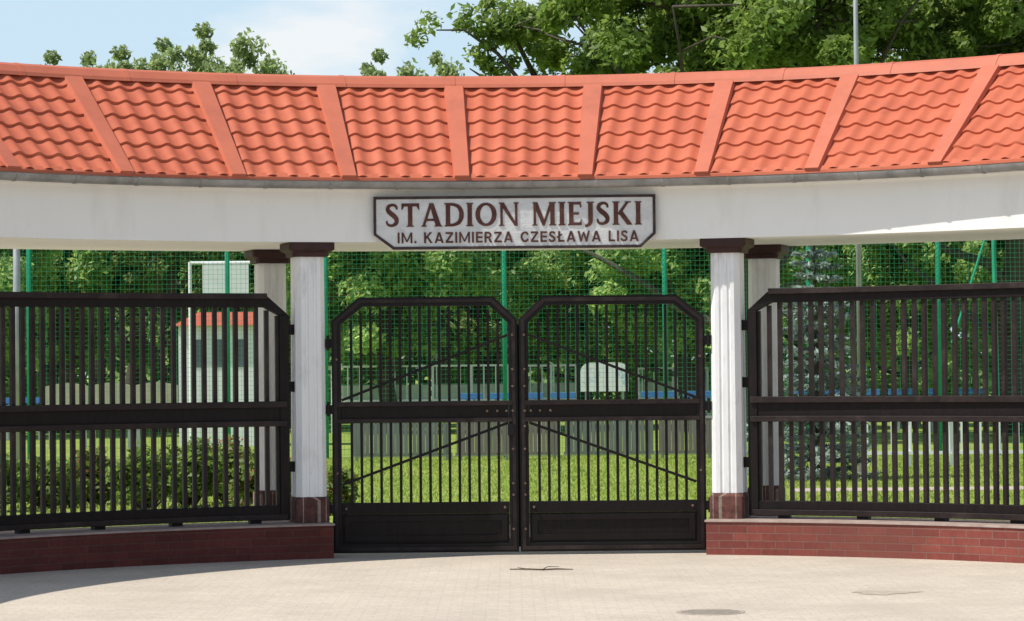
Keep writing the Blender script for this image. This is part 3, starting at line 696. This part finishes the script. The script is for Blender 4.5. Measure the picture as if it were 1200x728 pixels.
railing(1010,1110,45,.2,.95,False); railing(1114,1214,45,.2,.95,False)
def banner(px0,px1,py0,py1,d):
    x0=lx(px0,d);x1=lx(px1,d);y=d-25; zt=1.65+(430-py0)/3325*d; zb=1.65+(430-py1)/3325*d
    e=empty('information_board',((x0+x1)/2,y,0),'white board with faded blue picture on posts','sign')
    b=MB(); pts=[(x0,zb),(x1,zb)]+[(x1-.22+.22*math.cos(a),zt-.22+.22*math.sin(a)) for a in np.linspace(0,math.pi/2,6)]+[(x0+.22-.22*math.sin(a),zt-.22+.22*math.cos(a)) for a in np.linspace(0,math.pi/2,6)]
    b.prism(pts,y-.02,y+.02); b.obj('panel',M['poster'],e)
    for q in (x0+.1,x1-.16):
        b=MB(); b.box(q,q+.06,y+.022,y+.07,0,zt-.15); b.obj('post',M['metal'],e)
banner(677,733,426,460,66)
for p0,p1 in ((50,100),(101,152),(153,205)):
    d=60;x0=lx(p0,d);x1=lx(p1,d);y=d-25
    e=empty('barrier',((x0+x1)/2,y,0),'beige slightly arched barrier panel by the pitch','barrier','beige barriers')
    b=MB(); pts=[(x0,0.85),(x1,0.85),(x1,1.33)]+[(x0+(x1-x0)*(1-q),1.33+.07*math.sin(math.pi*q)) for q in np.linspace(.05,.95,9)]+[(x0,1.33)]
    b.prism(pts,y-.04,y+.04); b.obj('panel',M['beige'],e)
    for q in (x0+.05,x1-.12):
        b=MB(); b.box(q,q+.07,y+.042,y+.1,0,1.2); b.obj('leg',M['metal'],e)
# kiosk
d=61;x0=lx(206,d);x1=lx(326,d);y=d-25
e=empty('kiosk',((x0+x1)/2,y,0),'small white kiosk with low red roof and dark windows','kiosk')
b=MB(); b.box(x0,x1,y,y+1.4,0,2.6); b.obj('wall',M['wht'],e)
b=MB(); b.add([(x0-.12,y-.15,2.6),(x1+.12,y-.15,2.6),(x1+.12,y+1.55,2.6),(x0-.12,y+1.55,2.6),(x0+.35,y+.7,2.90),(x1-.35,y+.7,2.90)],[(0,1,5,4),(1,2,5),(2,3,4,5),(3,0,4),(3,2,1,0)]); b.obj('roof',M['redroof'],e)
for a,c in ((.28,.55),(.72,1.0),(1.18,1.46),(1.66,1.92)):
    b=MB(); b.box(x0+a,x0+c,y-.012,y-.002,1.7,2.3); b.obj('window',M['glass'],e)
# scoreboard frame
d=57; y=d-25; xa=lx(220,d); xb=lx(302,d)
e=empty('scoreboard',((xa+xb)/2,y,0),'white metal frame holding a blank white board','scoreboard')
b=MB()
for x in (xa,xb): b.tube([(x,y,0),(x,y,3.82)],[.035,.035],8)
b.tube([(xa,y,3.8),(xb,y,3.8)],[.03,.03],8); b.tube([(xa,y,3.05),(xb,y,3.05)],[.02,.02],8); b.obj('frame',M['wht'],e)
b=MB(); b.box(lx(235,d),lx(289,d),y-.07,y-.036,3.03,3.76); b.obj('panel',M['wht'],e)
for px,d,h,rr_,lb in ((1003,42,10.5,.035,'tall thin grey metal mast rising above the roof'),(16,45,4.9,.06,'pale grey metal post behind the slatted fence')):
    x=lx(px,d); e=empty('mast',(x,d-25,0),lb,'post'); b=MB(); b.tube([(x,d-25,0),(x,d-25,h*.5),(x,d-25,h)],[rr_*1.2,rr_*1.05,rr_*.8],10); b.obj('pole',M['metal'],e,smooth=True)
    b=MB(); b.box(x-.12,x+.12,d-25-.12,d-25+.12,0.0,0.04); b.obj('base_plate',M['metal'],e)

# ---------------------------------------------------------------- pavement things
def gnd(px,py):
    d=1.65*3325/(py-430); return (px-600)/3325*d,d-25
x,y=gnd(820,720); e=empty('manhole_cover',(x,y,0),'round cast iron manhole cover set in paving','manhole cover')
b=MB(); b.tube([(x,y,.0),(x,y,.007)],[.23,.23],32); b.obj('cover',M['manhole'],e)
b=MB()
for i in range(-2,3):
    w=math.sqrt(.20**2-(i*.07)**2); b.box(x-w,x+w,y+i*.07-.012,y+i*.07+.012,.0075,.0095)
b.obj('ribs',M['manhole'],e)
def blob(name,px,py,rx,ry,seed):
    r=np.random.default_rng(seed); x,y=gnd(px,py); n=40; V=[(x,y,.008)]
    for i in range(n):
        a=i*2*math.pi/n; q=1+.22*math.sin(3*a+seed)+.12*math.sin(7*a)+r.normal()*.05; V.append((x+math.cos(a)*rx*q,y+math.sin(a)*ry*q,.0065))
    o=mk(name,V,[(0,i+1,(i+1)%n+1) for i in range(n)],M['dirt']); o['kind']='structure'
blob('sand_patch',1022,699,.22,.18,1)
x,y=gnd(625,669); b=MB()
pts=[(x-.26,y+.05,.012),(x-.12,y+.0,.016),(x,y-.04,.013),(x+.12,y-.05,.018),(x+.25,y-.02,.012)]
b.tube(pts,[.004,.006,.006,.006,.003],6); b.tube([pts[2],(x+.05,y+.2,.02),(x+.14,y+.3,.012)],[.004,.003,.002],5); b.tube([pts[1],(x-.2,y+.18,.018)],[.004,.002],5)
o=b.obj('twig',M['twig']); tag(o,'dry broken twig lying on the paving','twig')

# ---------------------------------------------------------------- light
sd=bpy.data.lights.new('sun','SUN'); sd.energy=5.0; sd.angle=R(0.5); sd.color=(1,0.96,0.89)
so_=bpy.data.objects.new('sun',sd); so_.rotation_euler=s_.to_track_quat('Z','Y').to_euler(); so_.location=(0,0,20); col.objects.link(so_)
w=bpy.data.worlds.new('World'); sc.world=w; w.use_nodes=True; nt=w.node_tree; N=nt.nodes; L=nt.links
bg=N['Background']; bg.inputs['Strength'].default_value=0.12
sky=N.new('ShaderNodeTexSky'); sky.sky_type='NISHITA'; sky.sun_disc=False; sky.sun_elevation=el; sky.sun_rotation=math.atan2(s_.x,s_.y); sky.air_density=1.0; sky.dust_density=0.8; sky.ozone_density=1.5
tc=N.new('ShaderNodeTexCoord'); mp=N.new('ShaderNodeMapping'); mp.inputs['Scale'].default_value=(1,1,2.6); mp.inputs['Location'].default_value=(0.3,0.2,0.1)
n=N.new('ShaderNodeTexNoise'); n.inputs['Scale'].default_value=9; n.inputs['Detail'].default_value=7; n.inputs['Roughness'].default_value=.55
rp=N.new('ShaderNodeMapRange'); rp.inputs['From Min'].default_value=.47; rp.inputs['From Max'].default_value=.64
cc=N.new('ShaderNodeMix'); cc.data_type='RGBA'; cc.inputs[6].default_value=(5.3,6.9,8.1,1); cc.inputs[7].default_value=(8.0,8.2,8.3,1)
sx=N.new('ShaderNodeSeparateXYZ'); L.new(tc.outputs['Generated'],sx.inputs[0])
fd=N.new('ShaderNodeMapRange'); fd.inputs['From Min'].default_value=.15; fd.inputs['From Max'].default_value=.45; fd.inputs['To Min'].default_value=.85; fd.inputs['To Max'].default_value=.1
L.new(sx.outputs['Z'],fd.inputs['Value'])
mx=N.new('ShaderNodeMix'); mx.data_type='RGBA'
L.new(tc.outputs['Generated'],mp.inputs[0]); L.new(mp.outputs[0],n.inputs['Vector']); L.new(n.outputs[0],rp.inputs['Value']); L.new(rp.outputs[0],cc.inputs[0]); L.new(cc.outputs[2],mx.inputs[7]); L.new(fd.outputs[0],mx.inputs[0]); L.new(sky.outputs[0],mx.inputs[6]); L.new(mx.outputs[2],bg.inputs['Color'])
sc.view_settings.view_transform='Standard'; sc.view_settings.look='None'; sc.view_settings.exposure=0

cd=bpy.data.cameras.new('camera'); cd.sensor_width=36; cd.lens=36*3325/1200; cd.clip_end=1500; cd.clip_start=0.5
cam=bpy.data.objects.new('camera',cd); col.objects.link(cam)
pitch=math.atan(66/3325)
cam.matrix_world=Matrix.Translation((-0.05,-25,1.65))@Matrix.Rotation(R(90)+pitch,4,'X')@Matrix.Rotation(R(-0.56),4,'Z')
sc.camera=cam
